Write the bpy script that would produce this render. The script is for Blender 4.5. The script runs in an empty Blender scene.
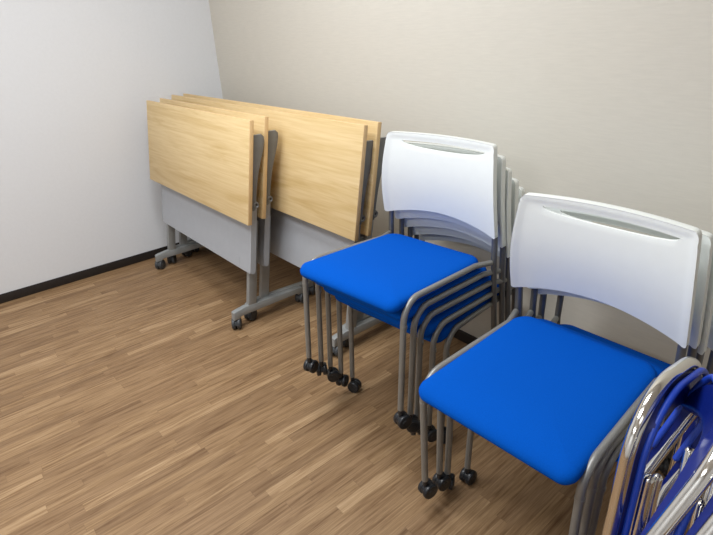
import bpy, bmesh, math, random
from mathutils import Vector, Matrix
random.seed(7)
S = bpy.context.scene
COL = S.collection
PI = math.pi

# ------------------------------------------------------------------ materials
def new_mat(name):
    m = bpy.data.materials.new(name); m.use_nodes = True
    nt = m.node_tree; b = nt.nodes['Principled BSDF']
    return m, nt, b
def lin(c):
    return tuple(((x/255.0)/12.92 if x/255.0 <= .04045 else ((x/255.0+.055)/1.055)**2.4) for x in c) + (1.0,)
def N(nt, t, **kw):
    n = nt.nodes.new(t)
    for k, v in kw.items():
        if k in n.inputs: n.inputs[k].default_value = v
        else: setattr(n, k, v)
    return n
def math_node(nt, op, a, b=None):
    n = nt.nodes.new('ShaderNodeMath'); n.operation = op
    for i, v in enumerate((a, b)):
        if v is None: continue
        if isinstance(v, (int, float)): n.inputs[i].default_value = v
        else: nt.links.new(v, n.inputs[i])
    return n.outputs[0]
def ramp(nt, fac, stops):
    r = nt.nodes.new('ShaderNodeValToRGB')
    el = r.color_ramp.elements
    while len(el) < len(stops): el.new(.5)
    for e, (p, c) in zip(el, stops): e.position = p; e.color = c
    nt.links.new(fac, r.inputs[0]); return r.outputs[0]
def mapped(nt, scale, kind='Object', rot=(0,0,0)):
    tc = nt.nodes.new('ShaderNodeTexCoord'); mp = nt.nodes.new('ShaderNodeMapping')
    mp.inputs['Scale'].default_value = scale; mp.inputs['Rotation'].default_value = rot
    nt.links.new(tc.outputs[kind], mp.inputs[0]); return mp.outputs[0]
def noise(nt, vec, scale=1, detail=4, rough=.5, dist=0.0):
    n = N(nt, 'ShaderNodeTexNoise', Scale=scale, Detail=detail, Roughness=rough, Distortion=dist)
    nt.links.new(vec, n.inputs['Vector']); return n.outputs['Fac']
def mixc(nt, fac, a, b, mode='MIX'):
    n = nt.nodes.new('ShaderNodeMix'); n.data_type = 'RGBA'; n.blend_type = mode
    for i, v in ((0, fac), (6, a), (7, b)):
        if isinstance(v, (int, float, tuple)): n.inputs[i].default_value = v
        else: nt.links.new(v, n.inputs[i])
    return n.outputs[2]
def bump(nt, b, h, strength=.1, dist=.002):
    n = nt.nodes.new('ShaderNodeBump'); n.inputs['Strength'].default_value = strength; n.inputs['Distance'].default_value = dist
    nt.links.new(h, n.inputs['Height']); nt.links.new(n.outputs[0], b.inputs['Normal'])

def plain(name, rgb, rough=.5, metal=0.0, var=.04, nscale=30, spec=.5, bstr=0.0, bscale=300):
    m, nt, b = new_mat(name)
    v = noise(nt, mapped(nt, (1,1,1)), nscale, 3)
    c = lin(rgb); lo = tuple(x*(1-var) for x in c[:3])+(1,); hi = tuple(min(1, x*(1+var)) for x in c[:3])+(1,)
    nt.links.new(ramp(nt, v, [(.3, lo), (.7, hi)]), b.inputs['Base Color'])
    b.inputs['Roughness'].default_value = rough; b.inputs['Metallic'].default_value = metal
    b.inputs['Specular IOR Level'].default_value = spec
    if bstr: bump(nt, b, noise(nt, mapped(nt, (1,1,1)), bscale, 2), bstr, .001)
    return m

def floor_material():
    m, nt, b = new_mat('oak_strip_floor')
    tc = nt.nodes.new('ShaderNodeTexCoord'); sp = nt.nodes.new('ShaderNodeSeparateXYZ')
    nt.links.new(tc.outputs['Object'], sp.inputs[0])
    X, Y = sp.outputs[0], sp.outputs[1]
    W = .040
    xs = math_node(nt, 'DIVIDE', X, W); row = math_node(nt, 'FLOOR', xs)
    wn = nt.nodes.new('ShaderNodeTexWhiteNoise'); wn.noise_dimensions = '1D'; nt.links.new(row, wn.inputs['W'])
    ln = math_node(nt, 'ADD', .34, math_node(nt, 'MULTIPLY', wn.outputs['Value'], .34))
    wn2 = nt.nodes.new('ShaderNodeTexWhiteNoise'); wn2.noise_dimensions = '1D'
    nt.links.new(math_node(nt, 'ADD', row, 57.3), wn2.inputs['W'])
    ys = math_node(nt, 'ADD', math_node(nt, 'DIVIDE', Y, ln), math_node(nt, 'MULTIPLY', wn2.outputs['Value'], 9.0))
    cell = math_node(nt, 'FLOOR', ys)
    cv = nt.nodes.new('ShaderNodeCombineXYZ'); nt.links.new(row, cv.inputs[0]); nt.links.new(cell, cv.inputs[1])
    w3 = nt.nodes.new('ShaderNodeTexWhiteNoise'); w3.noise_dimensions = '3D'; nt.links.new(cv.outputs[0], w3.inputs['Vector'])
    rnd = w3.outputs['Value']
    # grain: noise stretched along the strip, shifted per strip piece
    gv = nt.nodes.new('ShaderNodeCombineXYZ')
    nt.links.new(math_node(nt, 'ADD', math_node(nt, 'MULTIPLY', X, 85.0), math_node(nt, 'MULTIPLY', rnd, 40.0)), gv.inputs[0])
    nt.links.new(math_node(nt, 'ADD', math_node(nt, 'MULTIPLY', Y, 4.2), math_node(nt, 'MULTIPLY', rnd, 23.0)), gv.inputs[1])
    g1 = noise(nt, gv.outputs[0], 1.0, 5, .62, .6)
    gv2 = nt.nodes.new('ShaderNodeCombineXYZ')
    nt.links.new(math_node(nt, 'ADD', math_node(nt, 'MULTIPLY', X, 330.0), math_node(nt, 'MULTIPLY', rnd, 90.0)), gv2.inputs[0])
    nt.links.new(math_node(nt, 'MULTIPLY', Y, 9.0), gv2.inputs[1])
    g2 = noise(nt, gv2.outputs[0], 1.0, 3, .6)
    base = ramp(nt, rnd, [(0.0, lin((149,120,89))), (.35, lin((161,131,98))), (.80, lin((168,138,103))), (1.0, lin((188,158,122)))])
    gr = ramp(nt, g1, [(.30, lin((178,162,146))), (.50, lin((232,228,222))), (.68, lin((255,255,255)))])
    c = mixc(nt, 1.0, base, gr, 'MULTIPLY')
    gr2 = ramp(nt, g2, [(.32, lin((216,208,198))), (.6, lin((255,255,255)))])
    c = mixc(nt, .8, c, gr2, 'MULTIPLY')
    # thin dark joints
    fx = math_node(nt, 'FRACT', xs); fy = math_node(nt, 'FRACT', ys)
    jx = math_node(nt, 'LESS_THAN', fx, .022); jy = math_node(nt, 'LESS_THAN', fy, .003)
    j = math_node(nt, 'MAXIMUM', jx, jy)
    c = mixc(nt, math_node(nt, 'MULTIPLY', j, .35), c, lin((96,70,48)))
    nt.links.new(c, b.inputs['Base Color'])
    b.inputs['Roughness'].default_value = .52; b.inputs['Specular IOR Level'].default_value = .35
    bump(nt, b, g2, .06, .001)
    return m

def table_wood(name, base, edge=False):
    m, nt, b = new_mat(name)
    v1 = noise(nt, mapped(nt, (1.3, 9, 13)), 1.0, 3, .55, 1.6)
    v2 = noise(nt, mapped(nt, (3.0, 40, 95)), 1.0, 4, .6, .3)
    c = lin(base); d = tuple(x*y for x, y in zip(c[:3], (.90, .86, .77)))+(1,); h = tuple(min(1, x*y) for x, y in zip(c[:3], (1.04, 1.05, 1.08)))+(1,)
    cc = ramp(nt, v1, [(.34, d), (.5, c), (.68, h)])
    gg = ramp(nt, v2, [(.3, lin((238,230,216))), (.6, (1,1,1,1))])
    nt.links.new(mixc(nt, .8, cc, gg, 'MULTIPLY'), b.inputs['Base Color'])
    b.inputs['Roughness'].default_value = .48; b.inputs['Specular IOR Level'].default_value = .3
    return m

def wallpaper(name, rgb, bs=.12, stretch=(14, 14, 150), var=.035):
    m, nt, b = new_mat(name)
    v = noise(nt, mapped(nt, stretch), 1.0, 4, .65)
    v2 = noise(nt, mapped(nt, (300,300,300)), 1.0, 2)
    c = lin(rgb); lo = tuple(x*(1-var) for x in c[:3])+(1,); hi = tuple(min(1, x*(1+var)) for x in c[:3])+(1,)
    nt.links.new(ramp(nt, v, [(.3, lo), (.7, hi)]), b.inputs['Base Color'])
    b.inputs['Roughness'].default_value = .85; b.inputs['Specular IOR Level'].default_value = .2
    mx = math_node(nt, 'ADD', v, math_node(nt, 'MULTIPLY', v2, .5))
    bump(nt, b, mx, bs, .002)
    return m

M = dict(
    floor=floor_material(),
    wall_white=wallpaper('white_wallpaper', (220,221,223), .10, (60,60,60), .015),
    wall_beige=wallpaper('beige_woven_wallpaper', (208,203,192), .15),
    ceiling=plain('ceiling_board', (235,235,232), .9, var=.02),
    base=plain('black_vinyl_baseboard', (36,31,29), .5, var=.08),
    wood=table_wood('pale_maple_laminate', (222,196,147)),
    edge=plain('maple_edge_band', (216,182,132), .5, var=.05),
    sheet=plain('grey_painted_sheet', (168,171,176), .45, var=.02, spec=.4),
    steel=plain('grey_painted_steel', (148,150,149), .42, .15, var=.04),
    dsteel=plain('dark_grey_bracket', (116,117,118), .42, .2, var=.05),
    knob=plain('black_plastic', (30,30,32), .4, var=.08),
    wheel=plain('dark_grey_caster', (62,65,68), .42, var=.08),
    bwheel=plain('black_caster', (34,36,40), .33, var=.08),
    tube=plain('satin_grey_tube', (136,135,131), .38, .35, var=.03),
    post=plain('grey_back_post', (118,120,122), .38, .6, var=.03),
    fabric=plain('blue_seat_fabric', (2,80,178), .9, var=.06, nscale=420, spec=.06, bstr=.12, bscale=700),
    pan=plain('black_seat_pan', (26,27,32), .6, var=.05),
    plastic=plain('white_plastic_back', (241,245,241), .33, var=.008, spec=.5),
    chrome=plain('polished_chrome', (232,230,224), .11, 1.0, var=.01),
    vinyl=plain('navy_blue_vinyl', (10,32,116), .36, var=.05, bstr=.05, bscale=500),
    piping=plain('bright_blue_vinyl_edge', (34,72,186), .4, var=.04),
)

# ------------------------------------------------------------------ mesh helpers
def obj(name, bm, mats, parent=None, smooth=True, ang=40):
    me = bpy.data.meshes.new(name)
    bmesh.ops.recalc_face_normals(bm, faces=bm.faces[:])
    bm.to_mesh(me); bm.free()
    for m in (mats if isinstance(mats, (list, tuple)) else [mats]): me.materials.append(m)
    if smooth:
        me.polygons.foreach_set('use_smooth', [True]*len(me.polygons))
        me.set_sharp_from_angle(angle=math.radians(ang))
    o = bpy.data.objects.new(name, me); COL.objects.link(o)
    if parent is not None: o.parent = parent
    return o
def thing(name, label, cat, group=None, loc=(0,0,0), rot=(0,0,0)):
    o = bpy.data.objects.new(name, None); o.empty_display_size = .1; COL.objects.link(o)
    o.location = loc; o.rotation_euler = rot
    o['label'] = label; o['category'] = cat
    if group: o['group'] = group
    return o
def struct(name, bm, mats, smooth=False):
    o = obj(name, bm, mats, None, smooth); o['kind'] = 'structure'; return o
def box(bm, lo, hi, bev=0.0, seg=2, mat=0, mtx=None):
    r = bmesh.ops.create_cube(bm, size=1)
    vs = r['verts']
    for v in vs:
        v.co = Vector([lo[i] + (v.co[i]+.5)*(hi[i]-lo[i]) for i in range(3)])
    fs = list({f for v in vs for f in v.link_faces})
    if bev:
        es = list({e for v in vs for e in v.link_edges})
        rr = bmesh.ops.bevel(bm, geom=es, offset=bev, segments=seg, profile=.5, affect='EDGES')
        fs = rr['faces'] + [f for f in fs if f.is_valid]
        vs = list({v for f in fs for v in f.verts})
    for f in fs: f.material_index = mat
    if mtx is not None:
        for v in {v for f in fs for v in f.verts}: v.co = mtx @ v.co
    return fs
def fillet(pts, rad, seg=8):
    pts = [Vector(p) for p in pts]; out = [pts[0]]
    for i in range(1, len(pts)-1):
        r = rad[i] if isinstance(rad, (list, tuple)) else rad
        a, p, c = pts[i-1], pts[i], pts[i+1]
        d1 = (a-p).normalized(); d2 = (c-p).normalized()
        th = d1.angle(d2)
        if r <= 0 or th > PI-.02: out.append(p); continue
        t = min(r/math.tan(th/2), (a-p).length*.49, (c-p).length*.49); rr = t*math.tan(th/2)
        cen = p + (d1+d2).normalized()*(rr/math.sin(th/2))
        s, e = p+d1*t-cen, p+d2*t-cen
        ax = s.cross(e).normalized(); an = s.angle(e)
        for k in range(seg+1): out.append(cen + Matrix.Rotation(an*k/seg, 3, ax) @ s)
    out.append(pts[-1]); return out
def tube(bm, path, r, seg=12, caps=True, mat=0, round_ends=False):
    P = [Vector(p) for p in path]
    rad = [r]*len(P)
    if round_ends:
        for end in (0, 1):
            d = (P[0]-P[1]).normalized() if end == 0 else (P[-1]-P[-2]).normalized()
            b = P[0] if end == 0 else P[-1]
            ext = [(b+d*r*math.sin(a), r*math.cos(a)) for a in (PI/8, PI/4, PI*3/8, PI*.47)]
            if end == 0: P = [q[0] for q in ext][::-1]+P; rad = [q[1] for q in ext][::-1]+rad
            else: P = P+[q[0] for q in ext]; rad = rad+[q[1] for q in ext]
    rings = []; nrm = None
    for i, p in enumerate(P):
        t = (P[min(i+1, len(P)-1)]-P[max(i-1, 0)]).normalized()
        if nrm is None:
            nrm = t.orthogonal().normalized()
        else:
            nrm = (nrm - t*nrm.dot(t)).normalized()
        bn = t.cross(nrm)
        rings.append([bm.verts.new(p + (nrm*math.cos(2*PI*k/seg)+bn*math.sin(2*PI*k/seg))*rad[i]) for k in range(seg)])
    for a, b in zip(rings, rings[1:]):
        for k in range(seg):
            f = bm.faces.new((a[k], a[(k+1)%seg], b[(k+1)%seg], b[k])); f.material_index = mat
    if caps:
        for rg in (rings[0], rings[-1]):
            f = bm.faces.new(rg); f.material_index = mat
def lathe_x(bm, prof, cen, seg=24, mat=0, axis='X'):
    """closed profile of (offset along axis, radius) revolved about an axis through cen"""
    rings = []
    for (h, r) in prof:
        rg = []
        for k in range(seg):
            a = 2*PI*k/seg; c, s = r*math.cos(a), r*math.sin(a)
            v = {'X': (h, c, s), 'Y': (c, h, s), 'Z': (c, s, h)}[axis]
            rg.append(bm.verts.new(Vector(cen)+Vector(v)))
        rings.append(rg)
    for a, b in zip(rings, rings[1:]):
        for k in range(seg):
            f = bm.faces.new((a[k], a[(k+1)%seg], b[(k+1)%seg], b[k])); f.material_index = mat
    for rg in (rings[0], rings[-1]):
        f = bm.faces.new(rg); f.material_index = mat
def prism(bm, outline, fn, thick, mat=0, bev=0.0):
    """outline: list of 2D points; fn(a, b, t) -> 3D, extruded from t=0 to t=thick"""
    A = [bm.verts.new(fn(a, b, 0)) for a, b in outline]; B = [bm.verts.new(fn(a, b, thick)) for a, b in outline]
    fs = [bm.faces.new(A), bm.faces.new(B[::-1])]
    n = len(A)
    for i in range(n): fs.append(bm.faces.new((A[i], B[i], B[(i+1)%n], A[(i+1)%n])))
    for f in fs: f.material_index = mat
    if bev:
        bmesh.ops.recalc_face_normals(bm, faces=fs)
        es = list(set(fs[0].edges) | set(fs[1].edges))
        bmesh.ops.bevel(bm, geom=es, offset=bev, segments=2, profile=.5, affect='EDGES')
def caster_bm(r=.0250, w=.0165, gap=.007, h=.069, trail=.008):
    """twin-wheel caster, origin at the top of the stem, axle along X"""
    bm = bmesh.new()
    z = -h + r
    for s in (-1, 1):
        c = s*(gap/2 + w/2)
        prof = [(-w/2, r*.55), (-w/2, r*.82), (-w/2+.0015, r*.95), (-w/2+.004, r), (w/2-.004, r), (w/2-.0015, r*.95), (w/2, r*.82), (w/2, r*.55)]
        lathe_x(bm, [(c+a, b) for a, b in prof], (0, trail, z), 22)
        lathe_x(bm, [(c+s*(w/2-.001), r*.50), (c+s*(w/2+.0012), r*.46), (c+s*(w/2+.0015), .002)], (0, trail, z), 16)
    # hood between and over the wheels
    out = []
    for k in range(11):
        a = -.15*PI + 1.15*PI*k/10
        out.append((trail+(r*.93)*math.cos(a), z+(r*.93)*math.sin(a)))
    out += [(trail-r*.5, z-.004), (trail+r*.5, z-.006)]
    prism(bm, out, lambda a, b, t: Vector((-gap/2-.0005+t, a, b)), gap+.001)
    # stem
    lathe_x(bm, [(-h+r+.004, .006), (-.020, .0065), (-.018, .0085), (-.008, .0085), (.004, .0075)], (0, 0, 0), 14, axis='Z')
    return bm

# ------------------------------------------------------------------ room
RX, RY, RZ = 5.2, -4.8, 2.6
def quad_slab(name, lo, hi, mat):
    bm = bmesh.new(); box(bm, lo, hi); return struct(name, bm, mat)
quad_slab('floor', (-.12, RY-.12, -.1), (RX+.12, .12, 0), M['floor'])
quad_slab('wall_left', (-.12, RY-.12, 0), (0, .12, RZ), M['wall_white'])
quad_slab('wall_back', (0, 0, 0), (RX, .12, RZ), M['wall_beige'])
quad_slab('wall_right', (RX, RY-.12, 0), (RX+.12, .12, RZ), M['wall_white'])
quad_slab('wall_front', (0, RY-.12, 0), (RX, RY, RZ), M['wall_white'])
quad_slab('ceiling', (-.12, RY-.12, RZ), (RX+.12, .12, RZ+.1), M['ceiling'])
def baseboard(name, lo, hi):
    bm = bmesh.new(); box(bm, lo, hi, .003, 2); return struct(name, bm, M['base'], True)
baseboard('baseboard_left', (0, RY, 0), (.008, -.008, .055))
baseboard('baseboard_back', (0, -.008, 0), (RX, 0, .055))

# ------------------------------------------------------------------ folding tables
TT = .1658
cT, sT = math.cos(TT), math.sin(TT)
ZB, DEPTH = .5644, .4610
def TP(x, s, n):          # table frame: x along the top, s up the tilted top, n behind it
    return Vector((x, s*sT + n*cT, ZB + s*cT - n*sT))
def make_table(L, footL, footR, y0, xl, label, group):
    t = thing('folding_table', label, 'table', group, (xl, y0, 0))
    # tabletop, its own axes follow the tilt so the grain runs along it
    bm = bmesh.new(); box(bm, (0, 0, 0), (L-.016, .021, DEPTH), .0025, 2)
    for f in bm.faces:
        f.material_index = 0 if abs(f.normal.y) > .5 else 1
    top = obj('tabletop', bm, [M['wood'], M['edge']], t, True, 50)
    top.location = (0, 0, ZB); top.rotation_euler = (-TT, 0, 0)
    # modesty panel: folded sheet with flanged, rounded ends
    bm = bmesh.new()
    a, b = .058, L-.066
    def flange(x0, x1):
        o = []
        s0, s1, n0, n1 = -.258, .102, .046, .074
        for (cs, cn, a0) in ((s0+.013, n0+.013, PI), (s0+.013, n1-.013, -PI/2*1), ):
            pass
        r = .012
        for k in range(7): an = PI+PI/2*k/6; o.append((n0+r+r*math.cos(an), s0+r+r*math.sin(an)))
        for k in range(7): an = 1.5*PI+PI/2*k/6; o.append((n1-r+r*math.cos(an), s0+r+r*math.sin(an)))
        for k in range(7): an = PI/2*k/6; o.append((n1-r+r*math.cos(an), s1-r+r*math.sin(an)))
        for k in range(7): an = PI/2+PI/2*k/6; o.append((n0+r+r*math.cos(an), s1-r+r*math.sin(an)))
        prism(bm, o, lambda n, s, tt: TP(x0+tt, s, n), x1-x0, 0)
    flange(b-.006, b); flange(a, a+.006)
    vs = box(bm, (a+.006, .047, -.258), (b-.006, .053, .085), 0)
    for v in {v for f in vs for v in f.verts}: v.co = TP(v.co.x, v.co.z, v.co.y)
    # a thin folded lip at the lower edge and a seam near the right end
    vs = box(bm, (a+.006, .053, -.258), (b-.006, .070, -.254), 0)
    for v in {v for f in vs for v in f.verts}: v.co = TP(v.co.x, v.co.z, v.co.y)
    vs = box(bm, (b-.115, .0462, -.258), (b-.112, .047, -.20), 0)
    for v in {v for f in vs for v in f.verts}: v.co = TP(v.co.x, v.co.z, v.co.y)
    obj('modesty_panel', bm, M['sheet'], t)
    for fx, side in ((footL, -1), (footR, 1)):
        # slanted post
        bm = bmesh.new()
        fs = box(bm, (fx-.0135, .0, -.485), (fx+.0135, .045, -.012), .003)
        for v in {v for f in bm.faces for v in f.verts}: v.co = TP(v.co.x, v.co.z, v.co.y+.071)
        obj('leg', bm, M['steel'], t)
        # foot bar
        bm = bmesh.new()
        yf, yr = -.092, .325
        out = [(yf, .052), (yf+.030, .052), (yf+.042, .062), (yr-.042, .062), (yr-.030, .052), (yr, .052), (yr, .082), (yr-.006, .089), (yf+.075, .104), (yf+.012, .095), (yf+.003, .091)]
        prism(bm, out, lambda p, q, tt: Vector((fx-.0150+tt, p, q+.008)), .0300, 0, .002)
        foot = obj('foot', bm, M['steel'], t)
        for cy in (yf+.014, yr-.014):
            c = obj('caster', caster_bm(.0310, .019, .007, .068, .010), M['wheel'], foot)
            c.location = (fx, cy, .068); c.rotation_euler = (0, 0, random.uniform(.4, 1.3))
        # folding bracket on the back of the top
        bx = .030 if side < 0 else L-.044
        bm = bmesh.new()
        o = [(.025, .395), (.070, .402), (.084, .392), (.087, .372), (.083, .335), (.072, .285), (.062, .235), (.056, .18), (.053, .13), (.052, .085), (.050, .062),
             (.036, .060), (.030, .075), (.031, .13), (.030, .19), (.025, .22)]
        prism(bm, o, lambda n, s, tt: TP(bx-.008+tt, s, n), .016, 0, .002)
        bmesh.ops.recalc_face_normals(bm, faces=bm.faces[:])
        for f in bm.faces: f.material_index = 0 if abs(f.normal.x) > .8 else 1
        br = obj('bracket', bm, [M['dsteel'], M['steel']], t)
        bm = bmesh.new()
        pv = TP(bx, .086, .052)
        x0, x1 = (bx-.010, bx+.030) if side < 0 else (bx-.032, bx+.010)
        lathe_x(bm, [(x0-pv.x, .004), (x0-pv.x, .014), (x1-pv.x-.002, .0155), (x1-pv.x, .0135), (x1-pv.x, .0095), (x1-pv.x-.004, .0065), (x1-pv.x-.004, .001)], pv, 18)
        for f in bm.faces: f.material_index = 1 if max((v.co-pv).yz.length for v in f.verts) > .0068 else 0
        obj('pivot_knob', bm, [M['knob'], M['dsteel']], br)
    return t
GT = 'folded tables against the wall'
make_table(1.2094, .065, 1.0746, -.6414, .1594, 'nearest folded table, short pale wood top, outermost from the back wall', GT)
make_table(1.2142, .0680, 1.0796, -.5489, .1245, 'second short folded table nested just behind the nearest one', GT)
make_table(1.8472, .1360, 1.7510, -.4302, .0150, 'long folded table with broad wood face, in front of the rearmost one', GT)
make_table(1.8351, .0950, 1.7060, -.3563, .0244, 'rearmost long folded table standing closest to the beige wall', GT)

# ------------------------------------------------------------------ stacking chairs
WT, WB, ZT, ZK = .2185, .2435, .8200, .5069
WF, ZF, YF, YL, ZL = .2190, .4465, -.4445, -.4585, .069
RT = .0098
def seat_bm(top_off, thick):
    """upholstered seat: rounded rectangle rings, inset by d, lofted"""
    bm = bmesh.new()
    ya, yb = -.486, .004
    yc, hd = (ya+yb)/2, (yb-ya)/2
    def ring(d, z, n=10):
        pts = []
        hw = .2162-d; h = hd-d
        rf, rb = max(.034-d, .006), max(.050-d, .006)
        for (sx, sy, r) in ((1, 1, rb), (-1, 1, rb), (-1, -1, rf), (1, -1, rf)):
            a0 = {(1,1): 0, (-1,1): PI/2, (-1,-1): PI, (1,-1): 1.5*PI}[(sx, sy)]
            for k in range(n+1):
                a = a0 + PI/2*k/n
                x = sx*(hw-r) + r*math.cos(a); y = sy*(h-r) + r*math.sin(a)
                pts.append((x, y))
        out = []
        for x, y in pts:
            Y = yc+y
            tap = 1.0 - .045*max(0, (Y-ya)/(yb-ya))           # slightly narrower at the back
            zz = z - .076*(Y+.449)                             # slopes down to the back
            f = max(0, 1-(Y-ya)/.15); zz -= .022*f*f           # waterfall front edge
            g = max(0, 1-(Y-ya)/.06); zz -= (.006*g*g if z > top_off-thick*.5 else 0)
            # front and back edges bow outwards a little
            Y2 = Y + (.012 if y > 0 else -.006)*(1-(x/.21)**2)*min(1, abs(y)/hd)**6
            out.append(bm.verts.new((x*tap, Y2, zz)))
        return out
    t = top_off; k = thick
    spec = [(.19, t), (.15, t), (.11, t), (.075, t-.0005), (.045, t-.001), (.025, t-.0025), (.012, t-.005), (.004, t-.0105), (0, t-.018), (.001, t-.018-(k-.018)*.5), (.007, t-k+.004), (.014, t-k), (.10, t-k), (.18, t-k)]
    rings = [ring(d, z) for d, z in spec]
    for i, (a, b) in enumerate(zip(rings, rings[1:])):
        n = len(a)
        for q in range(n):
            f = bm.faces.new((a[q], a[(q+1)%n], b[(q+1)%n], b[q])); f.material_index = 1 if i >= 11 else 0
    bm.faces.new(rings[0]); f = bm.faces.new(rings[-1]); f.material_index = 1
    return bm
def back_bm():
    """moulded backrest with a crescent hand slot, flanged edges, gentle concave curve"""
    bm = bmesh.new()
    us = [-1, -.993, -.98, -.96, -.93, -.89, -.84]
    mid = [-.80 + 1.6*k/64 for k in range(65)]
    us = us + mid + [-u for u in us[::-1]]
    SL, U0 = .775, .05
    rc, cu = .014, .055
    def corner(u):
        d = (abs(u)-(1-cu))/cu
        return rc*(1-math.sqrt(max(0, 1-d*d))) if d > 0 else 0.0
    def ztop(u): return ZT + .003*(1-u*u) - corner(u)
    def zbot(u): return ZK + .036*(1-abs(u)**1.9) + corner(u)*.7
    def smooth(a, b, x):
        t = min(1, max(0, (x-a)/(b-a))); return t*t*(3-2*t)
    def pos(u, z, back):
        v = (z-ZK)/(ZT-ZK)
        hw = WB + (WT-WB)*v + .006*math.sin(PI*max(0, min(1, v)))
        y = -.007*v - .020*math.sin(PI*max(0, min(1, v*.95))) + .034*(1-u*u)*(1-.25*v)
        rim = max(smooth(.90, .985, abs(u)), smooth(.925, .985, v)*.9)
        if not back:
            y += .004*(1-rim)                               # panel sits a touch behind the rim
        else:
            y += .010 + .014*rim
        return Vector((u*hw, y, z))
    def cols(u):
        zt, zb = ztop(u), zbot(u)
        c = max(0, 1-((u-U0)/SL)**2)
        e = abs(u-U0) < SL
        up = ZT - .0280 + .005*(1-u*u)
        lo = up - (.0255*c**.5 if e else 0.0)
        n1, n3 = 14, 5
        zz = [zb+(lo-zb)*k/n1 for k in range(n1+1)]
        zz += [up+(zt-up)*k/n3 for k in range(0, n3+1)]
        return zz, n1
    for back in (False, True):
        G = []
        for u in us:
            zz, n1 = cols(u); G.append([bm.verts.new(pos(u, z, back)) for z in zz])
        if not back: F = G
        else: B = G
        for i in range(len(us)-1):
            um = (us[i]+us[i+1])/2
            for j in range(len(G[0])-1):
                if j == n1 : 
                    if abs(um-U0) < SL: continue
                try: bm.faces.new((G[i][j], G[i+1][j], G[i+1][j+1], G[i][j+1]))
                except ValueError: pass
    # rims: outer edge and slot edge
    nU, nV = len(us), len(F[0])
    loop = [(i, 0) for i in range(nU)] + [(nU-1, j) for j in range(1, nV)] + [(i, nV-1) for i in range(nU-2, -1, -1)] + [(0, j) for j in range(nV-2, 0, -1)]
    for (a, b) in zip(loop, loop[1:]+loop[:1]):
        bm.faces.new((F[a[0]][a[1]], F[b[0]][b[1]], B[b[0]][b[1]], B[a[0]][a[1]]))
    for i in range(nU-1):
        if abs((us[i]+us[i+1])/2-U0) < SL:
            for j in (n1, n1+1):
                bm.faces.new((F[i][j], F[i+1][j], B[i+1][j], B[i][j]))
    bmesh.ops.remove_doubles(bm, verts=bm.verts[:], dist=.00005)
    bmesh.ops.dissolve_degenerate(bm, dist=.00002, edges=bm.edges[:])
    es = [e for e in bm.edges if len(e.link_faces) == 2 and e.calc_face_angle(0) > math.radians(55)]
    try: bmesh.ops.bevel(bm, geom=es, offset=.0028, segments=2, profile=.5, affect='EDGES', clamp_overlap=True)
    except Exception: pass
    return bm
def make_chair(label, group, thin=False):
    t = thing('stacking_chair', label, 'chair', group)
    if thin: obj('seat', seat_bm(ZF+.018, .032), [M['fabric'], M['pan']], t, True, 60)
    else: obj('seat', seat_bm(ZF+.025, .045), [M['fabric'], M['pan']], t, True, 60)
    obj('backrest', back_bm(), M['plastic'], t, True, 35)
    for s in (-1, 1):
        bm = bmesh.new()
        p = fillet([(s*WF, YL, ZL), (s*WF, YF, ZF), (s*(WF-.009), -.058, ZF-.0240), (s*.2300, .012, ZF-.0290)], [0, .066, .030, 0], 10)
        tube(bm, p, RT, 14)
        # small collar below the bend
        lathe_x(bm, [(-.006, .0085), (-.005, .0112), (.005, .0112), (.006, .0085)], (s*WF, YF-.002, ZF-.082), 14, axis='Z')
        lg = obj('front_leg', bm, M['tube'], t)
        c = obj('caster', caster_bm(), M['bwheel'], lg); c.location = (s*WF, YL, ZL)
        bm = bmesh.new()
        p = fillet([(s*.2340, .075, ZL), (s*.2330, .026, ZF-.0290), (s*.2300, .0235, ZK+.004), (s*.2255, .0235, ZK+.055)], [0, .20, .2, 0], 8)
        tube(bm, p, .0105, 14)
        bp = obj('back_post', bm, M['post'], t)
        c = obj('caster', caster_bm(), M['bwheel'], bp); c.location = (s*.2340, .075, ZL)
    return t
def copy_tree(o, parent=None):
    c = o.copy(); COL.objects.link(c)
    if parent is not None: c.parent = parent
    for ch in list(o.children): copy_tree(ch, c)
    return c
def swivel(root, top):
    k = 0
    for ch in root.children:
        for g in ch.children:
            if g.name.startswith('caster'):
                g.rotation_euler = (0, 0, random.uniform(-1.4, 1.4) if k or not top else top); k += 1
GA = 'blue chairs in the stack beside the folded tables'
GB = 'blue chairs in the stack nearest the camera'
full = make_chair('topmost blue chair of the taller stack beside the folded tables', GA)
thin = make_chair('second blue chair from the top of the nearer, shorter stack', GB, True)
A = [(2.1826,-.3300,.0922), (2.1844,-.2759,.0751), (2.1888,-.2349,.0543), (2.1877,-.1878,.0766), (2.1746,-.1276,.1070)]
A_labels = ['topmost blue chair of the taller stack beside the folded tables',
    'second blue chair from the top of the stack beside the folded tables',
    'middle blue chair of the five-high stack beside the folded tables',
    'blue chair just above the bottom one, in the stack beside the tables',
    'bottom blue chair of the stack beside the tables, casters on the floor']
DZ_A, DZ_B = .0464, .0344
for k, (x, y, r) in enumerate(A):
    o = full if k == 0 else copy_tree(full)
    o['label'] = A_labels[k]; o['group'] = GA
    o.location = (x, y, (4-k)*DZ_A); o.rotation_euler = (-.0129*(4-k)/3, 0, r)
    swivel(o, 0)
Bp = [(2.8114,-.3583,.0266), (2.8183,-.2952,.0050), (2.8272,-.2658,-.0044), (2.8404,-.1864,.0003)]
B_labels = ['topmost blue chair of the nearer, shorter stack, its whole seat in view',
    'second blue chair from the top of the nearer, shorter stack',
    'third blue chair down in the nearer stack, almost hidden',
    'bottom blue chair of the nearer stack, set back closest to the wall']
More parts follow.
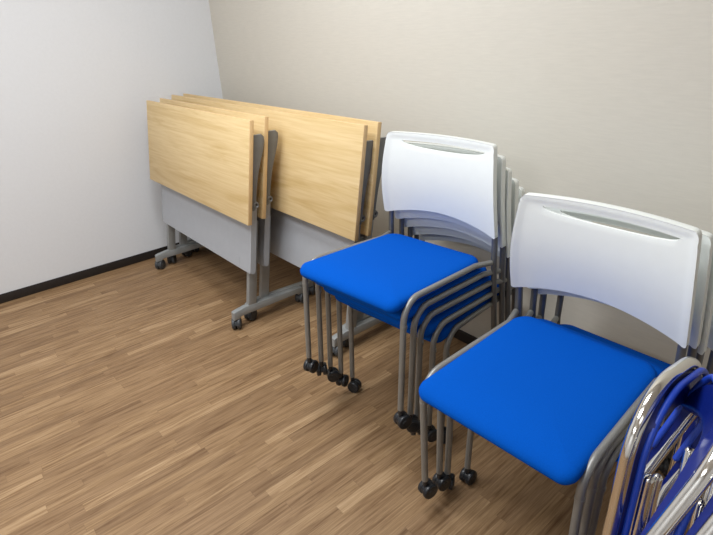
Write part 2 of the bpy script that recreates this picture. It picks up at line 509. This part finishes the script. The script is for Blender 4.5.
for k, (x, y, r) in enumerate(Bp):
    o = copy_tree(full) if k == 0 else (thin if k == 1 else copy_tree(thin))
    o['label'] = B_labels[k]; o['group'] = GB
    o.location = (x, y, (3-k)*DZ_B); o.rotation_euler = (.0807*(3-k)/3, 0, r)
    swivel(o, 1.2)

# ------------------------------------------------------------------ chrome folding chairs
FA, FR, FD, SB = .158, .130, .0122, .285
def make_folding(label, loc, yaw, lean, roll, lean2, side=1):
    t = thing('folding_chair', label, 'chair', 'chrome folding chairs in the corner')
    Wd0 = Vector((-math.sin(yaw), math.cos(yaw), 0)); n0 = Vector((math.cos(yaw), math.sin(yaw), 0)); z0 = Vector((0, 0, 1))
    def frame(le):
        up = z0*math.cos(le) + n0*math.sin(le)
        return up*math.cos(roll) + Wd0*math.sin(roll), Wd0*math.cos(roll) - up*math.sin(roll), n0*math.cos(le) - z0*math.sin(le)
    U, Wd, no = frame(lean); U2 = frame(lean2)[0]
    top = Vector(loc)
    base = Vector((loc[0], loc[1], 0)); t.location = base
    def P(a, s, n=0.0):
        q = top + Wd*a + U*max(s, -SB) + no*n - base
        if s < -SB: q += U2*(s+SB)
        return q
    def length(a):
        return SB + (P(a, -SB).z-.006)/U2.z
    ln, lf = length(-FA), length(FA)
    bm = bmesh.new()
    path = fillet([P(-FA, -ln), P(-FA, -SB), P(-FA, 0), P(FA, 0), P(FA, -SB), P(FA, -lf)], [0, .12, FR, FR, .12, 0], 16)
    tube(bm, path, FD, 18)
    fr = obj('back_frame', bm, M['chrome'], t)
    for a, s in ((-FA, -ln), (FA, -lf)):
        bm = bmesh.new()
        tube(bm, [P(a, s-.001), P(a, s+.03)], FD+.003, 14)
        obj('foot_cap', bm, M['knob'], fr)
    # backrest pad: vinyl pad on the front face of the arch, arched lower edge with long side tails
    bm = bmesh.new()
    ws = .146 if side > 0 else .153
    tl = .88 if side > 0 else .935
    nu, nv = 40, 10
    def edge_lo(u): return -.105 - .19*min(1, max(0, (abs(u)-tl)/.05)) if abs(u) > tl else -.105 + .02*(1-(u/tl)**2)
    def edge_hi(u):
        d = max(0, (abs(u)-.17)/.83); return -.010 - .105*(1-math.sqrt(max(0, 1-d*d)))
    for face in (0, 1):
        G = []
        for i in range(nu+1):
            u = math.sin(PI/2*(-1+2*i/nu))
            if abs(u) > .999: u = math.copysign(.999, u)
            col = []
            for j in range(nv+1):
                v = j/nv; s = edge_lo(u)+(edge_hi(u)-edge_lo(u))*v
                th = .020*min(1, (1-abs(u))/.10+.25)*min(1, min(v, 1-v)/.15+.3)
                n = .006 + (th if face else 0)
                n -= .030*(1-u*u)*.5
                col.append(bm.verts.new(P(u*ws, s, n*side)))
            G.append(col)
        for i in range(nu):
            for j in range(nv): bm.faces.new((G[i][j], G[i+1][j], G[i+1][j+1], G[i][j+1]))
        if face == 0: F = G
    loop = [(i, 0) for i in range(nu+1)] + [(nu, j) for j in range(1, nv+1)] + [(i, nv) for i in range(nu-1, -1, -1)] + [(0, j) for j in range(nv-1, 0, -1)]
    for p, q in zip(loop, loop[1:]+loop[:1]):
        bm.faces.new((F[p[0]][p[1]], F[q[0]][q[1]], G[q[0]][q[1]], G[p[0]][p[1]]))
    bp = obj('backrest', bm, M['vinyl'], t, True, 60)
    bm = bmesh.new()
    pip = fillet([P(-ws+.006, -.55, .020*side), P(-ws+.006, -.012, .020*side), P(ws-.006, -.012, .020*side), P(ws-.006, -.20, .020*side)], [0, FR-.012, FR-.012, 0], 12)
    tube(bm, pip, .0062, 10, round_ends=True)
    obj('piping', bm, M['piping'], bp)
    # folded seat pad lower down
    bm = bmesh.new()
    vs = box(bm, (-.118, -.66, .016), (.118, -.31, .042), .010, 3)
    for v in bm.verts: v.co = P(v.co.x, v.co.y, v.co.z)
    obj('seat', bm, M['vinyl'], t)
    # rear leg frame, folded flat beside the back frame
    for sgn, ll in ((-1, ln), (1, lf)):
        bm = bmesh.new()
        tube(bm, [P(sgn*(FA-.036), -.165, .030), P(sgn*(FA-.036), -ll+.06, .030)], .0098, 14, round_ends=True)
        lg = obj('rear_leg', bm, M['chrome'], t)
        bm = bmesh.new()
        tube(bm, [P(sgn*(FA-.062), -.170, .036), P(sgn*(FA-.062), -ll+.30, .036)], .0080, 12, round_ends=True)
        obj('seat_rail', bm, M['chrome'], t)
    return t
GCH = 'chrome folding chairs'
make_folding('chrome folding chair with navy back, closest to the blue chair stack', (3.1306,-.7257,.7602), -.0107, -.0569, .1666, -.05)
make_folding('middle chrome folding chair, right of the one touching the stack', (3.2275,-.7689,.7984), .1967, .3161, .3964, -.14, -1)
make_folding('chrome folding chair cut off by the bottom right corner of the photo', (3.2725,-.7739,.7984), .1967, .3161, .3964, -.14, -1)

# ------------------------------------------------------------------ lights
def area(name, loc, sx, sy, power, col=(.93, .965, 1.0), rot=(0,0,0)):
    L = bpy.data.lights.new(name, 'AREA'); L.shape = 'RECTANGLE'; L.size = sx; L.size_y = sy; L.energy = power; L.color = col
    o = bpy.data.objects.new(name, L); COL.objects.link(o); o.location = loc; o.rotation_euler = rot; return o
area('ceiling_lamp_near_wall', (1.75, -.95, RZ-.02), 1.3, .5, 29)
area('ceiling_lamp_middle', (1.85, -2.0, RZ-.02), 1.3, .6, 44)
area('ceiling_lamp_right', (4.1, -2.4, RZ-.02), 1.2, .6, 4)
area('ceiling_lamp_rear', (2.6, -3.9, RZ-.02), 1.3, .6, 36)
w = bpy.data.worlds.new('room_air'); S.world = w; w.use_nodes = True
w.node_tree.nodes['Background'].inputs[0].default_value = (.9, .95, 1, 1); w.node_tree.nodes['Background'].inputs[1].default_value = .2

# ------------------------------------------------------------------ camera
cam = bpy.data.cameras.new('camera'); co = bpy.data.objects.new('camera', cam); COL.objects.link(co)
yaw, pit, rol, fpx = -.8822, .4383, -.0480, 1.0328*500
cy, sy, cp, sp = math.cos(yaw), math.sin(yaw), math.cos(pit), math.sin(pit)
fw = Vector((sy*cp, cy*cp, -sp)); rt = Vector((cy, -sy, 0)); up = rt.cross(fw)
r2 = rt*math.cos(rol)+up*math.sin(rol); u2 = -rt*math.sin(rol)+up*math.cos(rol)
mw = Matrix.Identity(4)
for i in range(3): mw[i][0] = r2[i]; mw[i][1] = u2[i]; mw[i][2] = -fw[i]
mw.translation = Vector((3.3561, -1.6685, 1.3623))
co.matrix_world = mw
cam.sensor_fit = 'HORIZONTAL'; cam.sensor_width = 36; cam.lens = fpx/713*36; cam.clip_start = .02
S.camera = co
S.view_settings.view_transform = 'Standard'; S.view_settings.look = 'None'
S.view_settings.exposure = 0.0; S.view_settings.gamma = 1.0
S.cycles.use_denoising = True
